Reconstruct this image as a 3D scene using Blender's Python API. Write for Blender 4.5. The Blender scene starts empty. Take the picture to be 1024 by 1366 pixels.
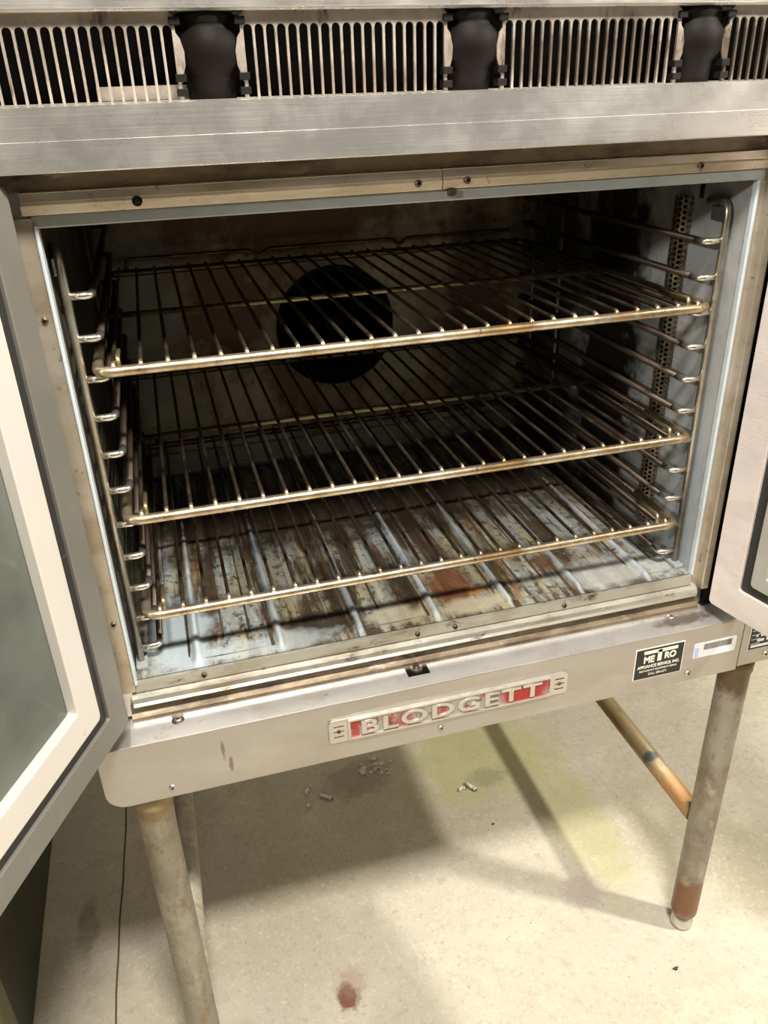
import bpy, bmesh, math, random
from mathutils import Vector, Matrix, Quaternion
random.seed(7)
SC = bpy.context.scene
COL = SC.collection
R = math.radians

# ------------------------------------------------------------------ camera
cd = bpy.data.cameras.new('camera'); cam = bpy.data.objects.new('camera', cd); COL.objects.link(cam)
cam.location = (-.2739, -.797, .5774)
cam.rotation_euler = (R(62.4517), R(1.7696), R(-15.6971))
cd.sensor_fit = 'VERTICAL'; cd.sensor_height = 36; cd.lens = 36 * 1076.46 / 1366
cd.clip_start = .02
SC.camera = cam

# ------------------------------------------------------------------ world and lights
w = bpy.data.worlds.new('world'); SC.world = w; w.use_nodes = True
nt = w.node_tree; bg = nt.nodes['Background']
tc = nt.nodes.new('ShaderNodeTexCoord'); sp = nt.nodes.new('ShaderNodeSeparateXYZ'); cr = nt.nodes.new('ShaderNodeValToRGB')
nt.links.new(tc.outputs['Generated'], sp.inputs[0]); nt.links.new(sp.outputs['Z'], cr.inputs[0]); nt.links.new(cr.outputs[0], bg.inputs[0])
cr.color_ramp.elements[0].color = (.10, .088, .066, 1); cr.color_ramp.elements[0].position = .05
cr.color_ramp.elements[1].color = (1, .90, .74, 1); cr.color_ramp.elements[1].position = .6
bg.inputs[1].default_value = .35

def area(name, loc, target, size, power, color, size_y=None):
    l = bpy.data.lights.new(name, 'AREA'); l.energy = power; l.color = color; l.size = size
    if size_y: l.shape = 'RECTANGLE'; l.size_y = size_y
    o = bpy.data.objects.new(name, l); COL.objects.link(o); o.location = loc
    o.rotation_euler = (Vector(target) - Vector(loc)).to_track_quat('-Z', 'Y').to_euler()
    return o
area('ceiling_lamp', (1.385, -.66, 1.32), (.1, .1, -.5), .09, 44, (1, .95, .86))
sl = bpy.data.lights.new('side_lamp', 'SPOT'); sl.energy = 75; sl.color = (1, .96, .92); sl.shadow_soft_size = .07; sl.spot_size = R(27); sl.spot_blend = .35
slo = bpy.data.objects.new('side_lamp', sl); COL.objects.link(slo); slo.location = (-1.5, -1.0, 1.05)
slo.rotation_euler = (Vector((.40, -.12, .20)) - slo.location).to_track_quat('-Z', 'Y').to_euler()
area('front_strip_lamp', (-.1, -1.10, 2.0), (0, .1, -.3), .46, 84, (1, .95, .88), .20)

vs = SC.view_settings
vs.view_transform = 'Standard'; vs.look = 'None'; vs.gamma = 1; vs.use_curve_mapping = False
vs.exposure = 0.18

# ------------------------------------------------------------------ materials
def mat(name, base, rough=.5, metal=0.0, layers=(), bump=0.0, bscale=60, bstretch=(1, 1, 1), spots=(), rvar=0.0, spec=.5):
    """layers: (color, scale, lo, hi, strength, stretch); spots: (color, centre, radii, strength) worn, dirty or otherwise toned places with a shape of their own"""
    m = bpy.data.materials.new(name); m.use_nodes = True
    t = m.node_tree; N = t.nodes; L = t.links; b = N['Principled BSDF']
    co = N.new('ShaderNodeTexCoord').outputs['Object']
    def rgb(c):
        n = N.new('ShaderNodeRGB'); n.outputs[0].default_value = (*c, 1); return n.outputs[0]
    cur = rgb(base)
    def noise(scale, stretch, det=6, seed=0):
        mp = N.new('ShaderNodeMapping'); mp.inputs['Scale'].default_value = stretch; mp.inputs['Location'].default_value = (seed, seed * .7, seed * .3)
        L.new(co, mp.inputs[0]); n = N.new('ShaderNodeTexNoise'); n.inputs['Scale'].default_value = scale; n.inputs['Detail'].default_value = det
        n.inputs['Roughness'].default_value = .65
        L.new(mp.outputs[0], n.inputs['Vector']); return n.outputs['Fac']
    def ramp(v, lo, hi):
        n = N.new('ShaderNodeMapRange'); n.inputs[1].default_value = lo; n.inputs[2].default_value = hi; L.new(v, n.inputs[0]); return n.outputs[0]
    def mul(a, k):
        n = N.new('ShaderNodeMath'); n.operation = 'MULTIPLY'; L.new(a, n.inputs[0])
        if isinstance(k, (int, float)): n.inputs[1].default_value = k
        else: L.new(k, n.inputs[1])
        return n.outputs[0]
    def mix(c1, c2, f):
        n = N.new('ShaderNodeMix'); n.data_type = 'RGBA'; L.new(f, n.inputs['Factor']); L.new(c1, n.inputs[6]); L.new(c2, n.inputs[7]); return n.outputs[2]
    for i, (c, s, lo, hi, st, stretch) in enumerate(layers):
        cur = mix(cur, rgb(c), mul(ramp(noise(s, stretch, 8, i * 3.1 + 1), lo, hi), st))
    for i, (c, ce, ra, st) in enumerate(spots):
        mp = N.new('ShaderNodeMapping'); mp.vector_type = 'POINT'
        mp.inputs['Scale'].default_value = tuple(1 / r for r in ra); mp.inputs['Location'].default_value = tuple(-q / r for q, r in zip(ce, ra))
        L.new(co, mp.inputs[0]); ln = N.new('ShaderNodeVectorMath'); ln.operation = 'LENGTH'; L.new(mp.outputs[0], ln.inputs[0])
        nz = noise(28 if max(ra[0], ra[1]) > .05 else 75, (1, 1, 1), 9, i + 20.5)
        ad = N.new('ShaderNodeMath'); ad.operation = 'MULTIPLY_ADD'; L.new(nz, ad.inputs[0]); ad.inputs[1].default_value = 1.6; L.new(ln.outputs['Value'], ad.inputs[2])
        cur = mix(cur, rgb(c), mul(ramp(ad.outputs[0], 1.86, 1.42), st))
    L.new(cur, b.inputs['Base Color'])
    b.inputs['Metallic'].default_value = metal; b.inputs['Roughness'].default_value = rough
    b.inputs['Specular IOR Level'].default_value = spec
    if rvar:
        n = N.new('ShaderNodeMapRange'); n.inputs[3].default_value = rough - rvar; n.inputs[4].default_value = rough + rvar
        n.inputs[1].default_value = .35; n.inputs[2].default_value = .65
        L.new(noise(14, (1, 1, 1), 5, 9.3), n.inputs[0]); L.new(n.outputs[0], b.inputs['Roughness'])
    if bump:
        bp = N.new('ShaderNodeBump'); bp.inputs['Strength'].default_value = bump; bp.inputs['Distance'].default_value = .002
        L.new(noise(bscale, bstretch, 4, 5.5), bp.inputs['Height']); L.new(bp.outputs[0], b.inputs['Normal'])
    return m

BR = (.035, .022, .010)
M = {}
M['steel'] = mat('brushed_stainless_steel', (.70, .675, .63), .30, .85, [((.52, .46, .37), 5, .45, .75, .5, (.5, 1, 1)), ((.84, .82, .80), 14, .5, .75, .5, (.2, 1, 1)), ((.20, .13, .07), 60, .68, .78, .25, (1, 1, 1))], .12, 160, (.06, 1, 3), rvar=.08)
M['trim'] = mat('heat_tinted_steel_trim', (.60, .52, .40), .36, .8, [((.38, .28, .17), 30, .48, .7, .7, (.4, 1, 1)), ((.70, .66, .60), 12, .5, .7, .6, (.4, 1, 1)), ((.06, .035, .015), 75, .62, .72, .8, (1, 1, 1))], .15, 120, (.2, 1, 1), rvar=.08)
M['sill'] = mat('greasy_steel_sill', (.60, .58, .50), .35, .75, [((.26, .17, .08), 26, .5, .68, .7, (.35, 1, 1)), ((.70, .69, .62), 14, .5, .7, .5, (.3, 1, 1)), ((.05, .03, .015), 60, .58, .7, .85, (.5, 1, 1))], .2, 100, (.4, 1, 1), rvar=.1)
M['grimeshade'] = mat('sill_grime_and_recess_shade', (.22, .17, .11), .5, .5, [((.05, .03, .015), 24, .42, .62, .9, (.4, 1, 1)), ((.45, .38, .28), 50, .58, .7, .6, (.4, 1, 1))], .3, 100)
M['ledge'] = mat('stained_steel_ledge', (.62, .61, .60), .42, .7, [((.45, .39, .31), 16, .5, .7, .6, (1, 1, 1)), ((.24, .13, .05), 55, .64, .74, .75, (1, 1, 1))], .08, 150, rvar=.06,
    spots=[((.10, .07, .04), (-.20, .008, -.079), (.30, .010, .02), .85), ((.12, .08, .045), (.35, -.02, -.079), (.05, .014, .02), .7), ((.10, .07, .04), (-.03, .006, -.079), (.05, .010, .02), .9)])
M['panel'] = mat('base_panel_steel', (.50, .47, .435), .40, .8, [((.40, .34, .27), 8, .42, .72, .6, (.4, 1, 1)), ((.68, .64, .60), 16, .5, .75, .5, (.4, 1, 1)), ((.25, .17, .10), 80, .68, .76, .5, (1, 1, 1))], .08, 180, (.05, 1, 2), rvar=.06,
    spots=[((.26, .19, .12), (-.284, -.045, -.112), (.0026, .01, .017), .8), ((.26, .19, .12), (-.277, -.045, -.137), (.0030, .01, .014), .8)])
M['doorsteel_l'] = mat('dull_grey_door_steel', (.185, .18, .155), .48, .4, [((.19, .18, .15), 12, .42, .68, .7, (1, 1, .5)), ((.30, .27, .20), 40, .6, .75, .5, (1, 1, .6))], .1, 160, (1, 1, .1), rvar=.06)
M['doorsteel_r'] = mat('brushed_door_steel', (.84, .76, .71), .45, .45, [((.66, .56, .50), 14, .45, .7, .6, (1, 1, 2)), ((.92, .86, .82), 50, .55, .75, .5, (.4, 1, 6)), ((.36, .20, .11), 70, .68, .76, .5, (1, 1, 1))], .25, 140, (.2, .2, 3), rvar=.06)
M['gasket'] = mat('black_rubber_gasket', (.018, .017, .016), .5, 0, [((.10, .09, .07), 40, .6, .75, .6, (1, 1, 1))], .3, 90)
M['winframe'] = mat('pale_window_frame_steel', (.62, .585, .53), .5, .3, [((.66, .60, .52), 10, .5, .75, .6, (1, 1, 1)), ((.30, .22, .14), 80, .67, .76, .6, (1, 1, 1))], .06, 100)
M['winframe_g'] = mat('grey_window_frame_steel', (.50, .49, .43), .42, .5, [((.38, .36, .30), 12, .45, .7, .6, (1, 1, 1))])
M['enamel'] = mat('dark_cavity_enamel', (.055, .050, .038), .42, 0, [((.030, .018, .008), 7, .45, .62, .8, (1, 1, 1)), ((.11, .11, .09), 30, .6, .75, .5, (1, 1, 1)), ((.008, .006, .004), 50, .58, .7, .8, (1, 1, 1))], .15, 80, rvar=.1)  # near-black brown base, mottled paler and darker
M['enamel_back'] = mat('burnt_back_wall_enamel', (.50, .47, .31), .5, 0, [((.17, .090, .030), 5, .44, .58, .9, (1, 1, .6)), ((.05, .035, .018), 40, .55, .68, .7, (1, 1, 1)), ((.20, .21, .17), 24, .6, .76, .5, (1, 1, 1))], .15, 80, rvar=.12,
    spots=[((.15, .060, .016), (-.17, .6, .27), (.09, .2, .12), .95), ((.14, .070, .024), (-.05, .6, .42), (.26, .2, .07), .9), ((.30, .31, .27), (-.30, .6, .26), (.07, .2, .18), .8), ((.05, .03, .013), (.27, .6, .20), (.07, .2, .25), .7)])
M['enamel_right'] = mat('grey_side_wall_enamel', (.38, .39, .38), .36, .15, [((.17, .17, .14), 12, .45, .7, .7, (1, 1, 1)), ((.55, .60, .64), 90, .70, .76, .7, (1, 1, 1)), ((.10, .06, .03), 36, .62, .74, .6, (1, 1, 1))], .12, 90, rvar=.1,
    spots=[((.014, .011, .007), (.3686, .275, .2), (.1, .10, .5), 1), ((.05, .045, .022), (.3686, .45, .2), (.1, .11, .5), .95), ((.34, .38, .42), (.3686, .03, .06), (.1, .06, .16), .6)])  # near-black band, then an olive one, across the wall's depth; paler low front
M['edgelip'] = mat('blue_grey_enamel_edge', (.36, .385, .375), .35, .3, [((.26, .27, .25), 20, .5, .7, .6, (1, 1, 1)), ((.75, .82, .86), 80, .66, .74, .6, (1, 1, 1))], .1, 80)
M['sidelip'] = mat('bright_enamel_edge', (.55, .61, .64), .35, .2, [((.32, .33, .31), 20, .5, .7, .6, (1, 1, .4)), ((.85, .90, .93), 80, .62, .72, .7, (1, 1, 1))], .1, 80)
M['lip'] = mat('soiled_enamel_lip', (.30, .32, .28), .4, .1, [((.12, .11, .07), 22, .48, .66, .8, (1, 1, 1)), ((.45, .46, .40), 60, .62, .74, .6, (1, 1, 1))], .1, 80)
M['pan'] = mat('stained_oven_floor_enamel', (.27, .30, .305), .38, 0,
    [((.20, .17, .10), 13, .38, .52, .88, (1.6, .30, 1)), ((.34, .29, .17), 40, .52, .62, .65, (1.4, .35, 1)), ((.045, .028, .014), 20, .47, .56, .92, (2.4, .22, 1)), ((.17, .075, .028), 26, .58, .65, .7, (1.6, .35, 1)), ((.05, .034, .02), 95, .53, .60, .75, (1, .8, 1)), ((.55, .60, .63), 150, .64, .70, .7, (1, 1, 1)), ((.015, .010, .008), 60, .63, .67, .9, (1, 1, 1))], .3, 110, (1, .7, 1), rvar=.12,
    spots=[((.36, .42, .45), (-.31, .07, -.022), (.045, .09, .1), .8), ((.035, .028, .022), (-.135, .045, -.022), (.055, .035, .1), .92), ((.028, .018, .010), (-.105, .12, -.022), (.025, .10, .1), .9), ((.13, .05, .022), (.045, .075, -.022), (.035, .05, .1), .85),
           ((.33, .15, .035), (.075, .055, -.022), (.014, .012, .1), .8), ((.34, .31, .22), (-.04, .035, -.022), (.05, .03, .1), .7), ((.38, .34, .24), (.06, .025, -.022), (.06, .02, .1), .7), ((.40, .44, .45), (-.2, .02, -.022), (.09, .022, .1), .6),
           ((.03, .02, .012), (0, .36, -.022), (.5, .12, .1), .88), ((.03, .02, .012), (-.015, .1, -.022), (.014, .07, .1), .85), ((.10, .045, .02), (.19, .09, -.022), (.02, .03, .1), .8), ((.44, .45, .42), (.27, .04, -.022), (.09, .04, .1), .6)] + [((.42, .48, .52), (-.296 + .1005 * i, .13, -.018), (.0050, .23, .1), .55) for i in range(7)])  # wide dark spot at the back paints in the header's shadow
M['groove'] = mat('baked_on_grease_line', (.05, .035, .02), .5, 0, [((.16, .11, .05), 40, .5, .7, .7, (1, .3, 1))])
M['rackbright'] = mat('worn_nickel_rod_and_tip_highlight', (.70, .58, .40), .28, .9, [((.42, .26, .11), 24, .45, .62, .85, (1, 1, 1)), ((.85, .80, .72), 14, .52, .7, .8, (1, 1, 1)), ((.07, .035, .02), 60, .62, .72, .8, (1, 1, 1))], .1, 120, rvar=.1)
M['rackdark'] = mat('sooty_rack_wire', (.16, .125, .085), .34, .85, [((.045, .028, .016), 18, .40, .62, .85, (1, 1, 1)), ((.42, .36, .28), 26, .62, .76, .6, (1, 1, 1))], .1, 120, rvar=.08)
M['rackmid'] = mat('brassy_rack_wire', (.46, .38, .20), .34, .85, [((.10, .07, .03), 30, .48, .64, .85, (1, 1, 1))])
M['guide'] = mat('dull_guide_rod', (.46, .43, .36), .32, .9, [((.22, .15, .09), 12, .45, .65, .8, (1, 1, 1)), ((.62, .60, .56), 30, .55, .7, .6, (1, 1, 1))], .1, 120)
M['rungdark'] = mat('burnt_guide_rung', (.055, .038, .026), .42, .6, [((.03, .018, .012), 14, .45, .65, .8, (1, 1, 1))])
M['rungbright'] = mat('bright_rung_bend', (.80, .74, .64), .22, .95, [((.50, .34, .18), 30, .55, .7, .7, (1, 1, 1))])
M['perf'] = mat('perforated_guard_metal', (.34, .29, .20), .38, .8, [((.06, .04, .02), 26, .40, .60, .9, (1, 1, 1)), ((.70, .62, .48), 50, .60, .7, .7, (1, 1, 1))])
M['black'] = mat('black_metal_and_hollow', (.006, .005, .004), .6, 0, spec=.15)
M['darkgap'] = mat('greasy_dark_iron', (.004, .0025, .0015), .6, .0, [((.009, .005, .003), 20, .5, .7, .7, (1, 1, 1))], .2, 60, spec=.12)
M['vent'] = mat('grease_filmed_vent_steel', (.38, .33, .28), .45, .6, [((.22, .17, .12), 16, .45, .68, .7, (1, 1, 1)), ((.58, .47, .38), 9, .56, .70, .6, (1, 1, 1)), ((.09, .055, .03), 90, .56, .68, .85, (1, 1, .3))], .2, 160, rvar=.1, spots=[((.06, .04, .025), (.16, 0, .60), (.12, .1, .034), .8), ((.05, .035, .02), (.38, 0, .60), (.12, .1, .034), .9), ((.12, .08, .05), (-.09, 0, .585), (.09, .1, .02), .5)])
M['red'] = mat('worn_red_enamel', (.42, .40, .37), .4, .5, [((.36, .035, .025), 55, .50, .56, .9, (1, 1, .6))], .1, 120,
    spots=[((.42, .03, .025), (.105, -.045, -.121), (.036, .1, .03), .95), ((.42, .05, .035), (-.122, -.045, -.121), (.007, .1, .03), .85), ((.42, .06, .045), (-.06, -.045, -.128), (.016, .1, .02), .7), ((.40, .06, .045), (-.012, -.045, -.118), (.010, .1, .016), .6)])
M['plate'] = mat('cast_aluminium_badge', (.66, .63, .58), .38, .8, [((.46, .42, .36), 40, .5, .7, .6, (1, 1, 1))], .15, 150)
M['labelblack'] = mat('black_label_print', (.012, .012, .011), .4)
M['labelwhite'] = mat('cream_label_print', (.82, .78, .66), .5)
M['sticker'] = mat('white_barcode_sticker', (.72, .72, .70), .45, 0, [((.55, .54, .50), 60, .5, .7, .5, (1, 1, 1))])
M['stickerblue'] = mat('pale_blue_print', (.45, .50, .78), .5)
M['inkgrey'] = mat('faded_barcode_ink', (.11, .11, .10), .5)
M['screw'] = mat('zinc_screw', (.70, .68, .64), .28, .95)
M['screwdark'] = mat('browned_screw', (.16, .11, .07), .4, .7, [((.04, .025, .015), 200, .45, .6, .8, (1, 1, 1))])
M['leg'] = mat('scuffed_cream_painted_pipe', (.46, .42, .34), .5, .1, [((.30, .27, .21), 22, .42, .60, .8, (1, 1, .5)), ((.66, .62, .52), 14, .5, .62, .7, (1, 1, .5)), ((.16, .12, .08), 120, .57, .67, .6, (1, 1, .6)), ((.36, .26, .14), 40, .54, .64, .7, (1, 1, .6))], .15, 90,
    spots=[((.36, .25, .10), (-.378, -.01, -.19), (.06, .06, .035), .85)])
M['leg_r'] = mat('rusting_grey_pipe', (.40, .36, .30), .46, .3, [((.20, .13, .08), 20, .45, .66, .8, (1, 1, .6)), ((.58, .55, .48), 50, .56, .7, .6, (1, 1, .6)), ((.10, .06, .035), 100, .58, .68, .7, (1, 1, .5))], .2, 90,
    spots=[((.24, .10, .04), (.465, -.01, -.70), (.06, .06, .06), .95), ((.14, .08, .03), (.465, -.01, -.20), (.06, .06, .05), .95)])
M['brace'] = mat('rusty_cross_pipe', (.32, .25, .13), .5, .2, [((.20, .11, .04), 14, .42, .62, .8, (1, .5, 1)), ((.10, .08, .06), 60, .6, .72, .6, (1, 1, 1))], .15, 80,
    spots=[((.40, .20, .07), (.465, .05, -.52), (.06, .05, .06), .8), ((.05, .06, .07), (.455, .135, -.50), (.02, .013, .03), .9)])
M['concrete'] = mat('worn_concrete', (.52, .475, .385), .62, 0,
    [((.42, .37, .25), 2.2, .42, .64, .6, (1, 1, 1)), ((.66, .60, .48), 7, .5, .7, .6, (1, 1, 1)), ((.36, .30, .21), 34, .54, .70, .45, (1, 1, 1)), ((.70, .66, .56), 150, .54, .66, .5, (1, 1, 1)), ((.32, .27, .20), 110, .56, .68, .5, (1, 1, 1)), ((.14, .10, .06), 70, .70, .73, .8, (1, 1, 1))], .12, 60,
    spots=[((.17, .05, .03), (-.148, .032, -.78), (.021, .026, .2), .9), ((.34, .22, .15), (-.138, .055, -.78), (.03, .03, .2), .4), ((.14, .085, .05), (-.58, .30, -.78), (.022, .07, .2), .4), ((.44, .44, .17), (.27, .50, -.78), (.19, .17, .3), .55), ((.44, .42, .17), (.40, .26, -.78), (.07, .22, .3), .45), ((.22, .17, .12), (-.02, .50, -.78), (.09, .06, .2), .5), ((.38, .30, .28), (.33, .10, -.78), (.05, .04, .2), .5), ((.24, .22, .14), (.26, .42, -.78), (.05, .03, .2), .5)], spec=.3)  # yellow-green spots: tinted light lying on the floor, put into the colour
M['joint'] = mat('dirty_floor_joint', (.10, .07, .045), .9)
M['plaster'] = mat('pale_painted_wall', (.62, .58, .48), .7, 0, [((.50, .46, .37), 3, .4, .7, .6, (1, 1, 1))])
M['green'] = mat('dark_green_painted_metal', (.032, .036, .018), .45, .2, [((.055, .056, .03), 6, .45, .7, .7, (1, 1, .5)), ((.015, .014, .008), 20, .55, .7, .7, (1, 1, 1))], .08, 60)
M['olive'] = mat('olive_painted_edge', (.17, .17, .085), .45, .2, [((.09, .085, .04), 20, .5, .7, .7, (1, 1, .5))])
M['butt'] = mat('cigarette_paper', (.80, .76, .66), .8)
M['filter'] = mat('dirty_filter', (.45, .33, .20), .8)
M['ash'] = mat('burnt_tip', (.05, .04, .03), .9)
M['chip'] = mat('pale_debris', (.62, .60, .50), .8, 0, [((.2, .18, .12), 120, .5, .62, .8, (1, 1, 1))])
M['pebble'] = mat('dark_crumb', (.06, .045, .03), .8)

def glass_mat(name, dirt, dirtfac, tint):
    m = bpy.data.materials.new(name); m.use_nodes = True; t = m.node_tree; N = t.nodes; L = t.links
    N.remove(N['Principled BSDF']); out = N['Material Output']
    tr = N.new('ShaderNodeBsdfTransparent'); tr.inputs[0].default_value = (*tint, 1)
    gl = N.new('ShaderNodeBsdfGlossy'); gl.inputs['Roughness'].default_value = .08; gl.inputs[0].default_value = (.9, .9, .85, 1)
    df = N.new('ShaderNodeBsdfDiffuse'); df.inputs[0].default_value = (*dirt, 1)
    fr = N.new('ShaderNodeFresnel'); fr.inputs[0].default_value = 1.5
    m1 = N.new('ShaderNodeMixShader'); L.new(fr.outputs[0], m1.inputs[0]); L.new(tr.outputs[0], m1.inputs[1]); L.new(gl.outputs[0], m1.inputs[2])
    co = N.new('ShaderNodeTexCoord'); no = N.new('ShaderNodeTexNoise'); no.inputs['Scale'].default_value = 9; no.inputs['Detail'].default_value = 7
    mr = N.new('ShaderNodeMapRange'); mr.inputs[1].default_value = .3; mr.inputs[2].default_value = .7; mr.inputs[3].default_value = dirtfac[0]; mr.inputs[4].default_value = dirtfac[1]
    L.new(co.outputs['Object'], no.inputs['Vector']); L.new(no.outputs['Fac'], mr.inputs[0])
    m2 = N.new('ShaderNodeMixShader'); L.new(mr.outputs[0], m2.inputs[0]); L.new(m1.outputs[0], m2.inputs[1]); L.new(df.outputs[0], m2.inputs[2])
    L.new(m2.outputs[0], out.inputs[0]); return m
M['glass_l'] = glass_mat('smeared_oven_door_glass', (.15, .16, .135), (.45, .82), (.50, .53, .47))
M['glass_r'] = glass_mat('clear_oven_door_glass', (.45, .43, .36), (.05, .16), (.85, .86, .80))

# ------------------------------------------------------------------ mesh builders
class MB:
    def __init__(s): s.bm = bmesh.new(); s.smooth = False
    def box(s, x0, x1, y0, y1, z0, z1, bevel=0, seg=2):
        r = bmesh.ops.create_cube(s.bm, size=1)
        vs_ = r['verts']
        for v in vs_: v.co = Vector(((x0 + x1) / 2 + v.co.x * (x1 - x0), (y0 + y1) / 2 + v.co.y * (y1 - y0), (z0 + z1) / 2 + v.co.z * (z1 - z0)))
        if bevel:
            es = list({e for v in vs_ for e in v.link_edges})
            bmesh.ops.bevel(s.bm, geom=es, offset=bevel, segments=seg, profile=.5, affect='EDGES')
        return s
    def tube(s, pts, r, seg=10, fil=0.0, fseg=5, caps=True, closed=False):
        P = [Vector(p) for p in pts]
        if fil:
            Q = []
            n = len(P)
            rng = range(n) if closed else range(1, n - 1)
            if not closed: Q.append(P[0])
            for i in rng:
                a, b, c = P[i - 1], P[i], P[(i + 1) % n]
                d1 = (a - b); d2 = (c - b); f = min(fil, d1.length * .49, d2.length * .49)
                p1 = b + d1.normalized() * f; p2 = b + d2.normalized() * f
                for k in range(fseg + 1):
                    t = k / fseg; Q.append((1 - t) ** 2 * p1 + 2 * t * (1 - t) * b + t * t * p2)
            if not closed: Q.append(P[-1])
            P = Q
        n = len(P); rings = []
        tan = []
        for i in range(n):
            if closed: d = P[(i + 1) % n] - P[i - 1]
            else: d = P[min(i + 1, n - 1)] - P[max(i - 1, 0)]
            tan.append(d.normalized())
        up = Vector((0, 0, 1)) if abs(tan[0].z) < .9 else Vector((1, 0, 0))
        nrm = (up - tan[0] * up.dot(tan[0])).normalized()
        rr = r if callable(r) else (lambda t: r)
        for i in range(n):
            if i: 
                q = tan[i - 1].rotation_difference(tan[i]); nrm = (q @ nrm); nrm = (nrm - tan[i] * nrm.dot(tan[i])).normalized()
            bn = tan[i].cross(nrm)
            rad = rr(i / (n - 1))
            rings.append([s.bm.verts.new(P[i] + (nrm * math.cos(2 * math.pi * k / seg) + bn * math.sin(2 * math.pi * k / seg)) * rad) for k in range(seg)])
        m_ = n if closed else n - 1
        for i in range(m_):
            A, B = rings[i], rings[(i + 1) % n]
            for k in range(seg):
                f = s.bm.faces.new((A[k], A[(k + 1) % seg], B[(k + 1) % seg], B[k])); f.smooth = True
        if caps and not closed:
            s.bm.faces.new(rings[0][::-1]); s.bm.faces.new(rings[-1])
        return s
    def prism(s, poly, axis, a0, a1, smooth=False):
        """poly: 2D points; axis 'x': poly=(y,z); 'y': poly=(x,z); 'z': poly=(x,y)"""
        def P(p, a):
            return {'x': (a, p[0], p[1]), 'y': (p[0], a, p[1]), 'z': (p[0], p[1], a)}[axis]
        A = [s.bm.verts.new(P(p, a0)) for p in poly]; B = [s.bm.verts.new(P(p, a1)) for p in poly]; n = len(poly)
        s.bm.faces.new(A); s.bm.faces.new(B[::-1])
        for i in range(n):
            f = s.bm.faces.new((A[i], B[i], B[(i + 1) % n], A[(i + 1) % n])); f.smooth = smooth
        return s
    def lathe(s, prof, origin, axis='z', seg=32):
        O = Vector(origin); rings = []
        for r, h in prof:
            ring = []
            for k in range(seg):
                a = 2 * math.pi * k / seg; c, d = r * math.cos(a), r * math.sin(a)
                v = {'z': (c, d, h), 'y': (c, h, d), 'x': (h, c, d)}[axis]
                ring.append(s.bm.verts.new(O + Vector(v)))
            rings.append(ring)
        for A, B in zip(rings, rings[1:]):
            for k in range(seg):
                f = s.bm.faces.new((A[k], A[(k + 1) % seg], B[(k + 1) % seg], B[k])); f.smooth = True
        s.bm.faces.new(rings[0][::-1]); s.bm.faces.new(rings[-1])
        return s
    def rbox(s, x0, x1, z0, z1, y0, y1, r=.006, n=5):
        s.prism(rrect(x0, x1, z0, z1, r, n), 'y', y0, y1); return s
    def ring(s, o, i, y0, y1, ro=.004, ri=.006, n=5):
        """flat rectangular ring in local x,z: o,i=(x0,x1,z0,z1)"""
        A = rrect(*o, ro, n); B = rrect(*i, ri, n); m_ = len(A)
        V = [[s.bm.verts.new((p[0], y, p[1])) for p in q] for q in (A, B) for y in (y0, y1)]
        a0, a1, b0, b1 = V
        for k in range(m_):
            j = (k + 1) % m_
            s.bm.faces.new((a0[k], a0[j], b0[j], b0[k])); s.bm.faces.new((a1[k], b1[k], b1[j], a1[j]))
            s.bm.faces.new((a0[k], a1[k], a1[j], a0[j])); s.bm.faces.new((b0[k], b0[j], b1[j], b1[k]))
        return s
    def build(s, name, m, parent=None, bevel=0, loc=None):
        bmesh.ops.recalc_face_normals(s.bm, faces=s.bm.faces)
        me = bpy.data.meshes.new(name); s.bm.to_mesh(me); s.bm.free(); me.materials.append(m)
        o = bpy.data.objects.new(name, me); COL.objects.link(o)
        if bevel:
            b = o.modifiers.new('bevel', 'BEVEL'); b.width = bevel; b.segments = 2; b.limit_method = 'ANGLE'; b.angle_limit = R(40)
        if parent is not None: attach(o, parent)
        return o

def rrect(x0, x1, z0, z1, r, n=5):
    out = []
    rs = r if isinstance(r, (tuple, list)) else (r,) * 4          # corners: lower-right, upper-right, upper-left, lower-left
    for (cx, cz, sx, sz, a0), rr in zip(((x1, z0, -1, 1, -90), (x1, z1, -1, -1, 0), (x0, z1, 1, -1, 90), (x0, z0, 1, 1, 180)), rs):
        for k in range(n + 1):
            a = R(a0 + 90 * k / n); out.append((cx + sx * rr + rr * math.cos(a), cz + sz * rr + rr * math.sin(a)))
    return out

MWC = {}
def mw(o):
    m = Matrix.LocRotScale(o.location, o.rotation_euler, o.scale)
    if o.parent: m = mw(o.parent) @ o.matrix_parent_inverse @ m
    return m
def attach(o, parent):
    o.parent = parent; o.matrix_parent_inverse = mw(parent).inverted()
def tag(o, label=None, cat=None, group=None, kind=None):
    if label: o['label'] = label
    if cat: o['category'] = cat
    if group: o['group'] = group
    if kind: o['kind'] = kind
    return o
def thing(name, loc, label, cat, group=None):
    o = bpy.data.objects.new(name, None); COL.objects.link(o); o.location = loc; o.empty_display_size = .05
    return tag(o, label, cat, group)
def lab(o, s): o['label'] = s; return o
def text(name, body, size, x, z, y, m, parent, extrude=.0004, align='CENTER', bold=0.0, spacing=1.0, sx=1.0, bevel=0.0):
    c = bpy.data.curves.new(name, 'FONT'); c.body = body; c.size = size; c.align_x = align; c.align_y = 'CENTER'
    c.extrude = extrude; c.offset = bold; c.space_character = spacing; c.bevel_depth = bevel; c.bevel_resolution = 1
    t = bpy.data.objects.new(name + '_tmp', c); COL.objects.link(t)
    bpy.context.view_layer.update()
    me = bpy.data.meshes.new_from_object(t.evaluated_get(bpy.context.evaluated_depsgraph_get()))
    bpy.data.objects.remove(t)
    me.transform(Matrix.Translation((x, y, z)) @ Matrix.Rotation(R(90), 4, 'X') @ Matrix.Diagonal((sx, 1, 1, 1)))
    me.materials.clear(); me.materials.append(m)
    o = bpy.data.objects.new(name, me); COL.objects.link(o); attach(o, parent); return o

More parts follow.
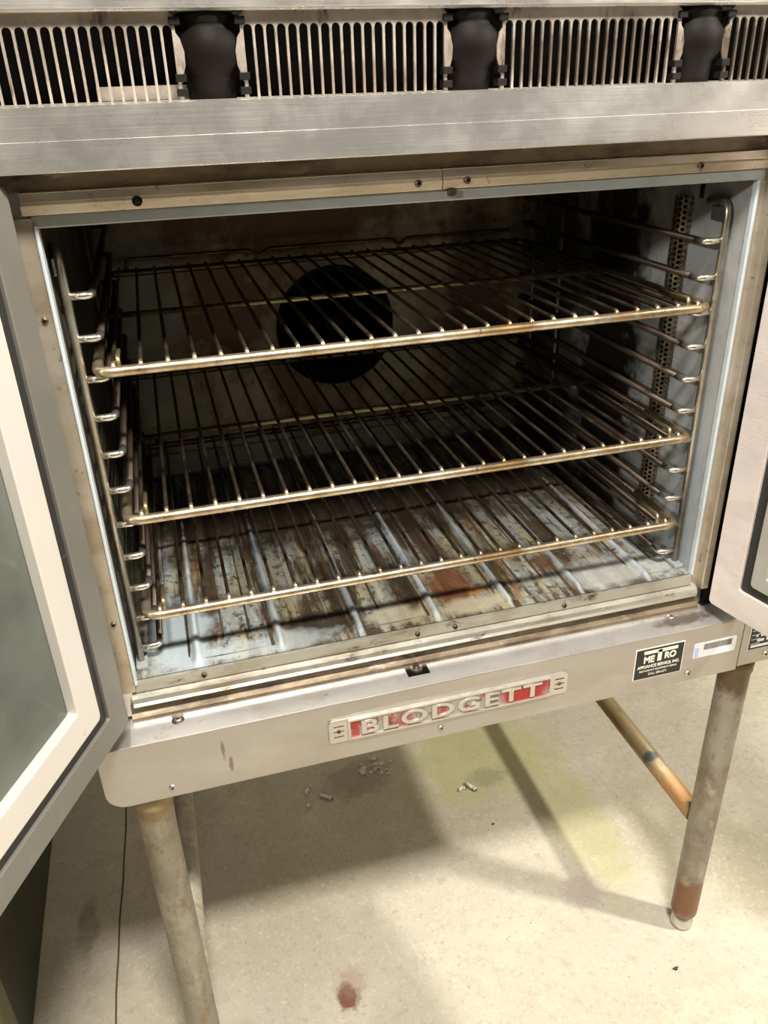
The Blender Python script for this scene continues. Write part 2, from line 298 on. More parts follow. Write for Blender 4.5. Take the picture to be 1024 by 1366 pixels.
# ------------------------------------------------------------------ the setting
FZ = -.78
f = MB(); f.box(-4, 4, -3, 2.6, FZ - .1, FZ); o = f.build('floor', M['concrete']); tag(o, kind='structure')
o = MB().box(-4, 4, 2.6, 2.7, FZ, 2.6).build('wall_back', M['plaster']); tag(o, kind='structure')
jb = MB(); pts = [(-.532 + .035 * (-3 + i * .03) + .0012 * math.sin(i * .45) + .0007 * math.sin(i * 1.3), -3 + i * .03) for i in range(188)]
for a, b in zip(pts, pts[1:]):
    v = [jb.bm.verts.new(p) for p in ((a[0] - .0016, a[1], FZ + .0006), (a[0] + .0016, a[1], FZ + .0006), (b[0] + .0016, b[1], FZ + .0006), (b[0] - .0016, b[1], FZ + .0006))]; jb.bm.faces.new(v)
o = jb.build('trim_1', M['joint']); tag(o, kind='structure')

# ------------------------------------------------------------------ the oven
oven = thing('convection_oven', (.06, .28, FZ), 'stainless steel commercial convection oven with both doors open, standing on pipe legs', 'oven')
W = .3686; ZB = -.022; ZT = .487; D = .60
# outer body
b = MB()
b.box(-.425, -W - .002, .004, .68, -.075, .515)
b.box(W + .002, .49, .004, .68, -.075, .515)
b.box(-W - .002, W + .002, .004, .68, ZT + .002, .515)
b.box(-W - .002, W + .002, .004, .68, -.075, ZB - .006)
b.box(-W - .002, W + .002, D + .004, .68, ZB - .006, ZT + .002)
b.build('outer_body', M['steel'], oven)
# cavity lining
o = MB().box(-W - .0015, -W, .006, D, ZB - .004, ZT, 0).build('side_wall', M['enamel'], oven); lab(o, 'dark enamel left side wall inside the oven')
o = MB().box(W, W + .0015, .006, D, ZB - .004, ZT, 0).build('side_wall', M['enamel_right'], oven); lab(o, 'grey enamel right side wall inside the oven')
MB().box(-W, W, .006, D, ZT, ZT + .0015).build('cavity_ceiling', M['enamel'], oven)
# back wall with the round fan opening
def plate_with_hole(x0, x1, z0, z1, cx, cz, r, y, th, n=64):
    mb = MB(); bm = mb.bm
    def edge(a):
        c, s_ = math.cos(a), math.sin(a)
        t = min(((x1 - cx) / c if c > 1e-9 else 1e9), ((x0 - cx) / c if c < -1e-9 else 1e9), ((z1 - cz) / s_ if s_ > 1e-9 else 1e9), ((z0 - cz) / s_ if s_ < -1e-9 else 1e9))
        return (cx + c * t, cz + s_ * t)
    angs = sorted([2 * math.pi * k / n for k in range(n)] + [math.atan2(zz - cz, xx - cx) % (2 * math.pi) for xx in (x0, x1) for zz in (z0, z1)])
    O = []; I = []; J = []
    for a in angs:
        e = edge(a); O.append(bm.verts.new((e[0], y, e[1]))); I.append(bm.verts.new((cx + r * math.cos(a), y, cz + r * math.sin(a)))); J.append(bm.verts.new((cx + (r + .004) * math.cos(a), y + th, cz + (r + .004) * math.sin(a))))
    for k in range(len(angs)):
        j = (k + 1) % len(angs); bm.faces.new((O[k], O[j], I[j], I[k])); bm.faces.new((I[k], I[j], J[j], J[k]))
    return mb
FX, FZc, FR = .0115, .218, .104
plate_with_hole(-W, W, .018, ZT, FX, FZc, FR, D - .03, .02).build('back_baffle', M['enamel_back'], oven)
MB().box(-W, W, D - .001, D + .003, ZB, ZT).build('back_wall', M['black'], oven)
o = MB()
o.lathe([(FR + .006, 0), (FR + .006, .004), (FR - .002, .004), (FR - .002, 0)], (FX, D - .034, FZc), 'y', 64)
mb = MB()
for k in range(12):          # blower wheel seen in the dark behind the opening
    a = 2 * math.pi * k / 12; c, s_ = math.cos(a), math.sin(a)
    q = [(FX + .05 * c, D - .006, FZc + .05 * s_), (FX + .088 * math.cos(a + .18), D - .006, FZc + .088 * math.sin(a + .18)), (FX + .088 * math.cos(a + .18), D - .022, FZc + .088 * math.sin(a + .18)), (FX + .05 * c, D - .022, FZc + .05 * s_)]
    mb.bm.faces.new([mb.bm.verts.new(p) for p in q])
mb.lathe([(.016, -.022), (.018, -.004), (.09, -.004), (.09, -.001)], (FX, D, FZc), 'y', 40)
mb.build('blower_wheel', M['black'], oven); o.bm.free()
# pale lip below the baffle
mb = MB(); mb.box(-W + .012, W, D - .038, D - .031, -.008, .022, .002); mb.box(-W + .012, W, D - .041, D - .031, .020, .024, .0008); mb.box(-W + .012, W, D - .041, D - .031, -.010, -.006, .0008)
lab(mb.build('back_lip', M['lip'], oven), 'pale enamel lip along the foot of the back wall')
for x, z in ((-.3227, .425), (.343, .41)):
    MB().lathe([(.006, 0), (.006, -.003), (.003, -.006)], (x, D - .03, z), 'y', 12).build('screw', M['screwdark'], oven)
# floor pan: wide raised ribs running in, fine creases between them
ribs = [-.296 + .1005 * i for i in range(7)]
crease = [r0 + k * .0335 for r0 in [-.397] + ribs for k in (1, 2) if -.355 < r0 + k * .0335 < .355]
mb = MB(); nx, ny = 420, 70; bm = mb.bm; V = []
def ss(a, b_, x): t = max(0, min(1, (x - a) / (b_ - a))); return t * t * (3 - 2 * t)
def fh(x, y):
    h = 0
    for r0 in ribs:
        d = abs(x - r0 - .0)
        if d < .0085: h += .0075 * (.5 + .5 * math.cos(math.pi * d / .0085)) * ss(.004, .02, y)
    for c0 in crease:
        d = abs(x - c0)
        if d < .004: h -= .0022 * (.5 + .5 * math.cos(math.pi * d / .004)) * ss(.045, .075, y)
    return h + .0008 * math.sin(x * 31 + y * 9) * ss(0, .05, y)
for j in range(ny + 1):
    y = .002 + (D - .04 - .002) * (j / ny) ** 1.5
    V.append([bm.verts.new((-W + 2 * W * i / nx, y, ZB + fh(-W + 2 * W * i / nx, y))) for i in range(nx + 1)])
for j in range(ny):
    for i in range(nx):
        fc = bm.faces.new((V[j][i], V[j][i + 1], V[j + 1][i + 1], V[j + 1][i])); fc.smooth = True
pan = mb.build('oven_floor_pan', M['pan'], oven); lab(pan, 'ribbed blue-grey oven floor baked with brown and black grease')
mb = MB()
for c0 in crease + [r0 - .0095 for r0 in ribs]:
    n = 26
    ys = .052 if c0 in crease else .018
    for j in range(n):
        y0 = ys + j * (.5 / n); y1 = y0 + .5 / n
        w0 = (.0011 if c0 in crease else .0016) + .0009 * random.random()
        v = [bm_ for bm_ in (mb.bm.verts.new((c0 - w0, y0, ZB + fh(c0, .3) + .0003)), mb.bm.verts.new((c0 + w0, y0, ZB + fh(c0, .3) + .0003)), mb.bm.verts.new((c0 + w0, y1, ZB + fh(c0, .3) + .0003)), mb.bm.verts.new((c0 - w0, y1, ZB + fh(c0, .3) + .0003)))]
        mb.bm.faces.new(v)
g = mb.build('grease_line', M['groove'], pan); g['kind'] = 'stuff'
# edge lips of the lining
mb = MB(); mb.box(-W - .004, W + .004, -.003, .010, ZT - .007, ZT + .004, .0015)
mb.build('top_lip', M['edgelip'], oven)
o = MB().box(-W - .0024, -W + .001, -.007, .010, ZB - .002, ZT - .004, .001).build('side_lip', M['sidelip'], oven)
o = MB().box(W - .001, W + .003, -.001, .008, ZB - .002, ZT - .004, .0015).build('side_lip', M['sidelip'], oven)
# face frame
mb = MB(); mb.box(-.3905, -W - .0026, -.006, .006, ZB - .012, ZT + .002, .001); mb.box(-.3975, -.3905, -.012, .006, ZB - .012, ZT + .01, .0012)
lab(mb.build('frame_stile', M['trim'], oven), 'tan heat-tinted strip up the left side of the opening')
mb = MB(); mb.prism([(W + .005, .012), (W + .012, .010), (W + .012, .018), (W + .005, .018)], 'z', ZB - .01, ZT)
mb.box(W + .012, W + .023, -.010, .006, ZB - .022, ZT + .01, .0015)
lab(mb.build('frame_stile', M['trim'], oven), 'tan heat-tinted strip up the right side of the opening')
MB().box(W + .0235, .43, -.004, .006, -.075, .515).build('hinge_channel', M['darkgap'], oven)
MB().box(-.43, -.398, -.002, .006, -.075, .515).build('hinge_channel', M['darkgap'], oven)
mb = MB(); mb.prism([(.004, .4905), (-.008, .4915), (-.010, .500), (-.0065, .5015), (-.006, .5095), (.004, .511)], 'x', -.378, .0035)
lab(mb.build('header_trim', M['trim'], oven, .0006), 'left length of the tan trim above the opening')
mb = MB(); mb.prism([(.004, .4905), (-.006, .4915), (-.008, .500), (-.0045, .5015), (-.004, .5095), (.004, .511)], 'x', .0045, .386)
lab(mb.build('header_trim', M['trim'], oven, .0006), 'right length of the tan trim above the opening')
MB().box(-.02 + .030, .018, -.009, -.003, .485, .491, .0006).build('latch_keeper', M['screwdark'], oven)
# sill
x0, x1 = -.376, .3735
mb = MB(); mb.prism([(.02, -.022), (.003, -.0235), (-.001, -.0245), (-.003, -.037), (.0, -.0385), (.0, -.0385), (.02, -.0385)], 'x', -.371, .368)
mb.prism([(.02, -.0385), (-.004, -.0385), (-.010, -.041), (-.012, -.046), (-.011, -.052), (-.006, -.0555), (.02, -.0555)], 'x', x0, x1)
mb.build('door_sill', M['sill'], oven)
mb = MB(); mb.prism([(.02, -.0555), (-.003, -.0555), (-.004, -.066), (-.0085, -.070), (-.0085, -.0788), (.02, -.0788)], 'x', -.381, .381)
mb.build('sill_channel', M['grimeshade'], oven)
mb = MB(); mb.box(-.381, .384, -.0105, -.0085, -.0795, -.0745); mb.build('sill_bead', M['steel'], oven)
# base panel
mb = MB(); mb.rbox(-.425, .4335, -.1685, -.0795, -.045, .05, (.001, .001, .002, .024), 8)
bp_ = mb.build('base_panel', M['panel'], oven, .0012); lab(bp_, 'wide stainless base panel carrying the badge')
mb = MB(); mb.box(-.3845, .428, -.0435, .012, -.0805, -.0788); lab(mb.build('base_ledge', M['ledge'], oven), 'blue-grey stained ledge on top of the base panel')
mb = MB(); mb.rbox(.4345, .492, -.163, -.0795, -.045, .05, .001, 2); lab(mb.build('control_base_panel', M['panel'], oven, .001), 'right end of the base below the controls')
MB().box(-.41, .488, .05, .66, -.165, -.076).build('underside_pan', M['steel'], oven)
MB().box(.43, .49, -.035, .004, -.0785, .515, .003).build('control_panel', M['steel'], oven)
# header band with its step
mb = MB(); mb.prism([(.004, .5265), (-.044, .5265), (-.045, .5275), (-.045, .5498), (-.0442, .5500), (-.0442, .5745), (-.040, .5755), (.02, .5755), (.02, .5265)], 'x', -.44, .50)
hb = mb.build('header_band', M['steel'], oven); lab(hb, 'two-step stainless band across the top of the oven')
MB().box(-.425, .49, -.001, .006, .5105, .5268).build('header_recess', M['grimeshade'], oven)  # dark colour paints in the shade under the header band
# legs and crossbars
def leg(x, y, m, top=-.165):
    mb = MB(); mb.lathe([(.0205, FZ + .034), (.0225, FZ + .040), (.0225, top - .036), (.0245, top - .034), (.0255, top - .001)], (x, y, 0), 'z', 28)
    l = mb.build('leg', m, oven)
    f_ = MB(); f_.lathe([(.015, FZ), (.019, FZ + .003), (.019, FZ + .012), (.0165, FZ + .016), (.0165, FZ + .036)], (x, y, 0), 'z', 20); fo = f_.build('foot', M['screw'], l); lab(fo, 'short metal levelling foot')
    return l
lab(leg(-.378, -.01, M['leg']), 'scuffed cream front left leg'); lab(leg(.465, -.01, M['leg_r'], -.161), 'rusty front right leg')
leg(-.378, .6, M['leg']); leg(.465, .6, M['leg_r'])
lab(MB().tube([(-.370, .0, -.54), (-.370, .59, -.54)], .0165, 20).build('crossbar', M['leg'], oven), 'cream crossbar behind the left leg')
lab(MB().tube([(.463, .008, -.522), (.463, .59, -.522)], .0165, 20).build('crossbar', M['brace'], oven), 'rusty brown crossbar behind the right leg')
# screws
def screw(x, y, z, r=.0042, m='screw', axis='y', parent=oven, washer=None):
    mb = MB(); prof = [(r, .0), (r, -.0008), (r * .75, -.0022), (r * .3, -.0026)]
    if axis == 'z': prof = [(a, -h) for a, h in prof]
    mb.lathe(prof, (x, y, z), axis, 14); s_ = mb.build('screw', M[m], parent)
    c = MB()
    if axis == 'y': c.box(x - r * .55, x + r * .55, y - .0029, y - .0020, z - .0005, z + .0005); c.box(x - .0005, x + .0005, y - .0029, y - .0020, z - r * .55, z + r * .55)
    else: c.box(x - r * .55, x + r * .55, y - .0005, y + .0005, z + .0020, z + .0029); c.box(x - .0005, x + .0005, y - r * .55, y + r * .55, z + .0020, z + .0029)
    c.build('drive_slot', M['black'], s_)
    if washer:
        wz = MB(); wz.lathe([(washer, -.0001), (washer, .0004), (washer * .6, .0006)], (x, y, z), 'z', 20); wz.build('washer', M['screwdark'], s_)
    return s_
screw(-.330, -.0095 - .006, -.0788, axis='z', washer=.0075)
screw(.337, -.013, -.0788, axis='z')
for x, z in ((-.3488, -.1528), (-.0095, -.1535), (.3538, -.1545), (.4787, -.1505)): screw(x, -.045, z)
mb = MB(); hexp = [(-.0315 + .0085 * math.cos(R(60 * k + 15)), -.012 + .0085 * math.sin(R(60 * k + 15))) for k in range(6)]
mb.prism(hexp, 'z', -.0788, -.0755); hx = mb.build('hex_bolt', M['screw'], oven)
MB().lathe([(.0045, -.0756), (.0042, -.0735), (.002, -.0728)], (-.0315, -.012, 0), 'z', 16).build('bolt_end', M['screwdark'], hx)
mb = MB(); mb.box(-.0455, -.0165, -.024, .0, -.0789, -.0781, .0003); mb.build('seal_patch', M['darkgap'], hx)
for x in (-.2808, -.0216, .029, .2879): screw(x, -.0102 if x < 0 else -.0082, .4985, .0036, 'screwdark')
for z in (.4015, .0644): screw(-.3785, -.006, z, .0032, 'screwdark')
for z in (.405, .165): screw(W + .0085, .0105, z, .003, 'screw')
for x, z in ((-.2918, -.0305), (-.0261, -.0315), (.0243, -.0315), (.177, -.0315)): screw(x, -.0022, z, .0034, 'screwdark')
screw(-.2808, -.0101, .4985, .0046, 'black')
# badge
bx0, bx1, bz0, bz1 = -.156, .166, -.1385, -.1035
mb = MB(); mb.rbox(bx0, bx1, bz0, bz1, -.0475, -.045, (.003, .006, .006, .003), 4)
badge = mb.build('badge', M['plate'], oven, .0006); lab(badge, 'long cast badge reading BLODGETT')
mb = MB(); mb.box(-.129, .1395, -.0480, -.0474, bz0 + .0045, bz1 - .0045); mb.build('badge_field', M['red'], badge)
mb = MB(); mb.ring((-.132, .1425, bz0 + .002, bz1 - .002), (-.129, .1395, bz0 + .0045, bz1 - .0045), -.0498, -.0474, .002, .001); mb.build('badge_rim', M['plate'], badge)
text('badge_lettering', 'BLODGETT', .0290, .0052, -.1213, -.0488, M['plate'], badge, .0012, spacing=1.16, bold=.0005, sx=1.50, bevel=.0003)
for xc in (-.1435, .154):
    mb = MB()
    for dz in (-.008, .008): mb.box(xc - .0065, xc + .0065, -.0481, -.0474, -.121 + dz - .0005, -.121 + dz + .0005)
    mb.box(xc - .0065, xc + .0065, -.0481, -.0474, -.1214, -.1206); mb.lathe([(.0032, -.0474), (.0024, -.0486)], (xc, 0, -.121), 'y', 6)
    mb.build('badge_motif', M['screwdark'], badge)
# repair company sticker
mb = MB(); mb.box(.2660, .3405, -.0456, -.045, -.1475, -.0955); st = mb.build('service_sticker', M['labelwhite'], oven); lab(st, 'black service sticker with cream lettering')
MB().box(.2674, .3391, -.0459, -.0455, -.1461, -.0969).build('sticker_field', M['labelblack'], st)
mb = MB(); mb.box(.2785, .3300, -.0462, -.0458, -.1052, -.1000); mb.box(.3000, .3062, -.0462, -.0458, -.1200, -.1010); mb.build('sticker_letter', M['labelwhite'], st)
text('sticker_letter', 'ME', .0150, .2872, -.1152, -.0460, M['labelwhite'], st, .0002, bold=.0006, sx=.86)
text('sticker_letter', 'RO', .0145, .3195, -.1135, -.0460, M['labelwhite'], st, .0002, bold=.0006, sx=.88)
text('sticker_letter', 'APPLIANCE SERVICE, INC.', .0067, .3032, -.1265, -.0460, M['labelwhite'], st, .0002, bold=.0002, sx=.84)
text('sticker_letter', 'RESTAURANT EQUIPMENT REPAIR', .0041, .3032, -.1335, -.0460, M['labelwhite'], st, .0002, sx=.92)
text('sticker_letter', 'CALL 389-6271', .0050, .3032, -.1400, -.0460, M['labelwhite'], st, .0002, sx=.9)
# barcode sticker
mb = MB(); mb.rbox(.3570, .4240, -.1310, -.1060, -.0454, -.045, .002, 3); bs = mb.build('barcode_sticker', M['sticker'], oven)
MB().box(.3585, .3650, -.0457, -.0453, -.1290, -.1130).build('sticker_block', M['stickerblue'], bs)
mb = MB(); x = .3725; random.seed(3)
while x < .4170:
    w_ = random.choice((.0004, .0006, .0010)); mb.box(x, x + w_, -.0457, -.0453, -.1190, -.1090); x += w_ + random.choice((.0005, .0007))
mb.build('barcode', M['inkgrey'], bs)
# data plate
mb = MB(); mb.box(.4455, .4910, -.0458, -.045, -.1380, -.0860, .0002); dpl = mb.build('data_plate', M['labelwhite'], oven); lab(dpl, 'black rating plate with pale entry boxes')
MB().box(.4467, .4898, -.0461, -.0457, -.1368, -.0872).build('plate_field', M['labelblack'], dpl)
mb = MB()
for xa, xb, za in ((.4500, .4860, -.1335), (.4590, .4700, -.1245), (.4740, .4870, -.1245), (.4640, .4870, -.1160), (.4560, .4590, -.1160), (.4700, .4870, -.1060), (.4520, .4660, -.0960), (.4700, .4870, -.0960)):
    mb.box(xa, xb, -.0464, -.0460, za, za + .0040)
for k in range(5):
    for q in range(9): mb.box(.4490 + q * .0017, .4500 + q * .0017, -.0464, -.0460, -.1275 + k * .0075, -.1266 + k * .0075)
mb.build('plate_entry', M['sticker'], dpl)

# ------------------------------------------------------------------ doors
def door(side, loc, rot, u0, fr, gs, wf, m_out, m_win, m_glass, label):
    d = bpy.data.objects.new('door', None); COL.objects.link(d); d.location = loc; d.rotation_euler = (0, 0, rot); d.empty_display_size = .05
    lab(d, label); attach_world(d, oven)
    z0, z1 = -.0555, .518; L = .372
    def rect(i, j=None):
        j = i if j is None else j
        a, b_ = u0 + i, L - i
        return (a, b_, z0 + j, z1 - j) if side > 0 else (-b_, -a, z0 + j, z1 - j)
    def part(name, mb, m, bevel=0):
        o = mb.build(name, m, None, bevel); o.parent = d; return o
    T = .045
    part('door_frame', MB().ring(rect(0), rect(fr), -.020, 0, .006, .004), m_out, .0012)
    part('door_shell', MB().ring(rect(.0005), rect(fr + gs + wf + .004), -T, -.0195, .004, .004), m_out, .001)
    part('gasket', MB().ring(rect(fr - .0005), rect(fr + gs + .001), -.0194, -.004, .004, .003), M['gasket'])
    part('window_frame', MB().ring(rect(fr + gs), rect(fr + gs + wf), -.0190, .001, .006, .004), m_win, .0012)
    g = part('window_glass', MB().ring(rect(fr + gs + wf - .002), rect(.17), -.014, -.010, .002, .002) if False else MB().rbox(*rect(fr + gs + wf - .002), -.013, -.010, .002, 2), m_glass)
    xs = (L - .03) * side
    h = MB(); h.tube([(xs, -T, .10), (xs, -T - .035, .10), (xs, -T - .035, .36), (xs, -T, .36)], .007, 12, .015); part('handle', h, M['steel'])
    return d
def attach_world(o, parent):
    o.parent = parent; o.matrix_parent_inverse = mw(parent).inverted()
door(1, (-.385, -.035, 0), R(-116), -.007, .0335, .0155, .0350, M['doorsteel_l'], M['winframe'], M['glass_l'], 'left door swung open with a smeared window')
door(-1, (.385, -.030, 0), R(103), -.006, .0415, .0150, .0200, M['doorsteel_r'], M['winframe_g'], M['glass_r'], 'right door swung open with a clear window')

# ------------------------------------------------------------------ rack guides, perforated guard
P_ = .04128; XG = .3615; YG = .0312
for s_, nm in ((-1, 'wire rack guide on the left wall'), (1, 'wire rack guide on the right wall')):
    mb = MB(); xg = XG * s_
    mb.tube([(xg * 1.012, .075, .452), (xg * .995, YG, .458), (xg, YG, -.021)], .0042, 12, .022, 7)
    g = mb.build('rack_guide', M['guide'], oven); lab(g, nm)
    for y in (.43, .53): MB().tube([(xg, y, .455), (xg, y, -.020)], .0038, 10).build('upright', M['guide'], g)
    MB().box(min(xg * .995, xg * 1.018), max(xg * .995, xg * 1.018), YG + .006, YG + .030, .432, .448, .001).build('bracket', M['screw'], g)
    MB().box(min(xg * .98, xg * 1.018), max(xg * .98, xg * 1.018), YG - .014, YG + .016, -.022, -.016, .002).build('foot_bracket', M['edgelip'], g)
    for k in range(11):
        z = P_ * (10 - k); xi = (XG - .0245) * s_
        MB().tube([(xi, .050, z), (xi, YG + .002, z), (xg - .002 * s_, YG + .002, z)], .0040, 12, .011, 6).build('rung_end', M['rungbright'], g)
        MB().tube([(xi, .049, z), (xi, .532, z), (xg, .532, z)], .0040, 8, .011, 3).build('rung', M['rungdark'], g)
# perforated guard: honeycomb bent round a half cylinder
mb = MB(); pr = .0135; pit = .0066; cols = 7; rows = 70; cx, cy = W - .001, .122
def bend(u, z): a = math.pi * u / (cols * pit * .866); return (cx - pr * math.sin(a), cy - pr * math.cos(a) * 1.0, z)
for c in range(cols):
    for r_ in range(rows):
        u = (c + .5) * pit * .866; zc = .002 + r_ * pit + (pit / 2 if c % 2 else 0)
        if zc > .452: continue
        O, I = [], []
        for k in range(6):
            a = R(60 * k); O.append(mb.bm.verts.new(bend(u + pit * .577 * math.cos(a), zc + pit * .577 * math.sin(a)))); I.append(mb.bm.verts.new(bend(u + pit * .37 * math.cos(a), zc + pit * .37 * math.sin(a))))
        for k in range(6): mb.bm.faces.new((O[k], O[(k + 1) % 6], I[(k + 1) % 6], I[k]))
pg = mb.build('perforated_guard', M['perf'], oven); lab(pg, 'perforated metal guard running up the right wall')
sm = pg.modifiers.new('thick', 'SOLIDIFY'); sm.thickness = .0007
MB().tube([(W - .005, .122, .0), (W - .005, .122, .45)], .0045, 10).build('sensor_tube', M['black'], pg)
mb = MB(); mb.tube([(W - .0005, .094, .452), (W - .0005, .094, .470)], .003, 8); mb.build('screw', M['black'], oven)

# ------------------------------------------------------------------ racks
RH = .345; RD = .523; YF = .0174
def make_rack():
    t = thing('oven_rack', (0, 0, 0), 'tmp', 'oven rack', None)
    fr_ = MB().tube([(-RH, .10, 0), (-RH, 0, 0), (RH, 0, 0), (RH, .10, 0)], .0056, 12, .017, 6).build('front_rod', M['rackbright']); fr_.parent = t
    sd = MB().tube([(-RH, .098, 0), (-RH, RD, 0), (RH, RD, 0), (RH, .098, 0)], .0052, 10, .015, 5).build('side_and_rear_rod', M['rackdark']); sd.parent = t
    md = MB().tube([(-RH + .002, .2459, -.001), (RH - .002, .2459, -.001)], .0038, 8).build('middle_rod', M['rackmid']); md.parent = t
    w_ = MB()
    for k in range(26):
        x = -.329 + .02632 * k
        w_.tube([(x, -.0005, .0042), (x, .004, .0066), (x, RD, .0066)], .0023, 7)
    wr = w_.build('wire_grid', M['rackdark']); wr.parent = t; wr['label'] = 'row of thin parallel wires running front to back'
    e_ = MB()
    for k in range(26):
        x = -.329 + .02632 * k
        e_.tube([(x, -.0010, .0042), (x, .004, .0069), (x, .007, .0069)], .0024, 8)
    ee = e_.build('wire_end_highlight', M['rackbright']); ee.parent = t; ee['kind'] = 'stuff'  # brighter tips over the wires paint in their front highlights
    st_ = MB().tube([(-.318, RD, .002), (-.316, RD + .001, .020), (-.128, RD + .001, .020), (-.112, RD + .001, .010), (-.096, RD + .001, .020), (.108, RD + .001, .020), (.121, RD + .001, .010), (.134, RD + .001, .020), (.318, RD + .001, .020), (.320, RD, .002)], .0028, 8, .006, 4).build('rear_stop', M['rackdark']); st_.parent = t
    for s_ in (-1, 1):
        c = MB().tube([(s_ * (RH - .0205), .014, -.004), (s_ * (RH - .0205), .013, .010), (s_ * (RH - .0205), .050, .0072)], .0026, 8, .006, 4).build('corner_hook', M['rackmid']); c.parent = t
    return t
proto = make_rack()
def dup(root):
    r = root.copy(); COL.objects.link(r)
    for ch in list(root.children):
        c = ch.copy(); COL.objects.link(c); c.parent = r; c.matrix_parent_inverse = Matrix.Identity(4)
    return r
ZO = .0106
for i, (k, lb) in enumerate(((2, 'topmost wire oven rack, crossing in front of the round fan opening'), (6, 'middle wire oven rack with a brassy front rod, between two others'), (9, 'lowest wire oven rack, just above the stained oven floor'))):
    o = proto if i == 0 else dup(proto)
    o.location = (0, YF, P_ * (10 - k) + ZO - .0004); o['label'] = lb; o['group'] = 'wire racks inside the oven'

# ------------------------------------------------------------------ upper oven with slotted vents
up = thing('upper_oven', (.06, .28, .5755), 'upper appliance stacked above the oven, its slotted steel vents dark inside', 'oven')
MB().box(-.60, .80, .06, .66, .5765, .76).build('dark_hollow_block', M['black'], up)  # black block stands in for the dark hollow behind the slots
mb = MB(); mb.prism([(.06, .6405), (-.004, .6410), (-.006, .6425), (-.010, .6425), (-.010, .668), (-.004, .668), (-.004, .672), (-.02, .672), (-.02, .75), (.06, .75)], 'x', -.66, .80)
lab(mb.build('top_rail', M['steel'], up, .0006), 'plain steel rail above the vents')
for pn in range(6):
    xl = -.1684 - .2394 * 2 + .2394 * pn; sp_ = .1725 / 18; hw = .0037
    mb = MB(); y0, y1 = 0, .003
    e0, e1 = xl - .0075, xl + .1725 + .0075
    zb, zt_, zh = .5758, .6315, .6415
    # bars between the slots, round-headed slots
    xs = [xl + sp_ * k for k in range(19)]
    for k in range(20):
        a = e0 if k == 0 else xs[k - 1] + hw; c = e1 if k == 19 else xs[k] - hw
        poly = []
        zz = zt_ - hw
        if k == 0:
            poly = [(a, zb), (a + .001, zb + .012), (a, zb + .014), (a - .004, zb + .026), (a - .0045, zb + .036), (a - .002, zb + .046), (a + .001, zb + .050), (a + .001, zz)][::-1]
            poly = poly[:-1] + [(a, zb), (c, zb), (c, zz)]
        elif k == 19:
            poly = [(c, zb), (c - .001, zb + .012), (c, zb + .014), (c + .004, zb + .026), (c + .0045, zb + .036), (c + .002, zb + .046), (c - .001, zb + .050), (c - .001, zz), (a, zz), (a, zb)]
        else:
            poly = [(a, zb), (c, zb), (c, zz), (a, zz)]
        mb.prism(poly, 'y', y0, y1)
    # head strip with the arches
    poly = [(e0 + .001, zt_ - hw)]
    for x in xs:
        for q in range(7): 
            a = math.pi - math.pi * q / 6; poly.append((x + hw * math.cos(a), zt_ - hw + hw * math.sin(a)))
    poly += [(e1 - .001, zt_ - hw), (e1 - .001, zh - .004), (e1 - .006, zh), (e0 + .006, zh), (e0 + .001, zh - .004)]
    mb.prism(poly, 'y', y0, y1)
    vp = mb.build('vent_panel', M['vent'], up)
    if pn < 5:
        g0 = e1; g1 = xl + .2394 - .0075; gc = (g0 + g1) / 2; hg = (g1 - g0) / 2
        bl = MB(); bl.lathe([(hg * .80, .5758), (hg * .84, .590), (hg * .86, .594), (hg * 1.1, .602), (hg * 1.15, .620), (hg * .95, .628), (hg * .85, .633), (hg * 1.0, .637), (hg * .9, .6415)], (gc, .020, 0), 'z', 20)
        br = bl.build('hinge_barrel', M['darkgap'], up)
        for xx in (g0 - .001, g1 + .001):
            for z in (.5815, .5925, .6340): MB().box(xx - .0045, xx + .0045, -.003, .008, z - .003, z + .003, .0006).build('hinge_lug', M['black'], br)
# pale ledge glimpsed through the slots of the left vent
lab(MB().box(-.30, -.222, .030, .033, .577, .588).build('inner_ledge', M['vent'], up), 'pale metal ledge behind the slots')

# ------------------------------------------------------------------ dark green cabinet at the left
cab = thing('metal_cabinet', (-.98, .5, FZ), 'dark green metal cabinet low at the left edge, behind the open door', 'cabinet')
MB().box(-1.3, -.660, .06, .95, FZ + .0, -.20, .003).build('cabinet_body', M['green'], cab)
MB().box(-.705, -.652, .030, .075, FZ, -.20, .004).build('corner_post', M['olive'], cab)
MB().box(-1.3, -.708, .026, .058, FZ + .06, -.22, .003).build('cabinet_door', M['green'], cab)

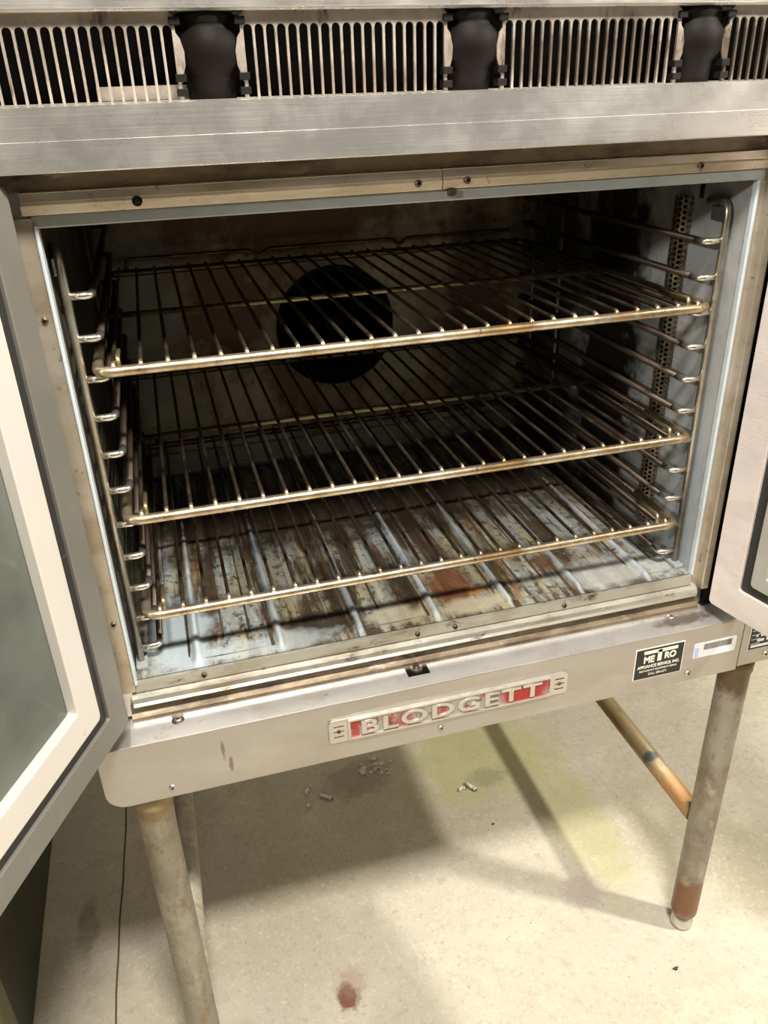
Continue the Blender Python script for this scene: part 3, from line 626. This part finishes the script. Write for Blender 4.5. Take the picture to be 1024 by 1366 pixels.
# ------------------------------------------------------------------ litter on the floor
def butt(x, y, ang, length, label, name='cigarette_butt', bent=False, r=.0040):
    t = thing(name, (x, y, FZ), label, 'cigarette butt', 'cigarette butts on the floor'); t.rotation_euler = (0, 0, ang)
    a = MB(); h = length / 2
    if bent: a.tube([(-h, 0, r), (0, .004, r), (h * .5, .001, r)], r, 10, .006)
    else: a.tube([(-h, 0, r), (h * .35, .0006, r)], r, 12)
    o = a.build('paper', M['butt']); o.parent = t
    a = MB(); a.tube([(h * .35, .0006, r), (h * .92, .001, r)] if not bent else [(h * .5, .001, r), (h * .92, -.002, r)], lambda q: r * (1.0 + .05 * q), 12); o = a.build('filter', M['butt']); o.parent = t
    a = MB(); a.tube([(h * .92, .001 if not bent else -.002, r), (h, .001 if not bent else -.002, r * .9)], r * .93, 10); o = a.build('burnt_tip', M['ash']); o.parent = t
butt(-.0924, .4672, R(-38), .030, 'straight white cigarette butt lying in the dark shadow under the oven')
butt(.2164, .4010, R(-62), .030, 'white cigarette butt on the lit floor under the badge, longer of the pair')
butt(.196, .401, R(20), .017, 'short curled cigarette butt lying beside the longer one on the lit floor', bent=True, r=.0032)
butt(-.128, .494, R(70), .016, 'small crushed butt in the shadow, nearest the oven base panel', bent=True, r=.0035)
butt(-.134, .455, R(60), .011, 'tiny dark-tipped stub in the shadow, in front of the crushed butt', r=.0035)
random.seed(11)
mb = MB()
for k in range(34):
    a = random.random() * 6.28; rr = .032 * random.random() ** .7; x = .033 + rr * math.cos(a) * 1.2; y = .520 + rr * math.sin(a)
    s_ = .002 + .006 * random.random(); hh = .001 + .003 * random.random(); a0 = random.random() * 6
    q = [(x + s_ * math.cos(a0 + 6.28 * j / 5) * (.6 + .5 * random.random()), y + s_ * math.sin(a0 + 6.28 * j / 5) * (.6 + .5 * random.random())) for j in range(5)]
    mb.prism(q, 'z', FZ, FZ + hh)
o = mb.build('debris', M['chip']); tag(o, 'small scatter of pale broken chips in the shadow below the badge', 'debris', kind='stuff')
def crumb(x, y, r, label):
    mb = MB(); bmesh.ops.create_icosphere(mb.bm, subdivisions=2, radius=r)
    for v in mb.bm.verts: v.co = Vector((v.co.x * (1 + .5 * math.sin(v.co.y * 900)), v.co.y * .7, max(-r * .4, v.co.z * .5))) + Vector((0, 0, r * .4))
    o = mb.build('crumb', M['pebble']); o.location = (x, y, FZ); tag(o, label, 'crumb')
crumb(.405, -.085, .0045, 'small dark crumb on the lit floor near the right leg foot')
crumb(.225, .295, .0030, 'tiny dark speck of grit on the lit floor behind the badge')
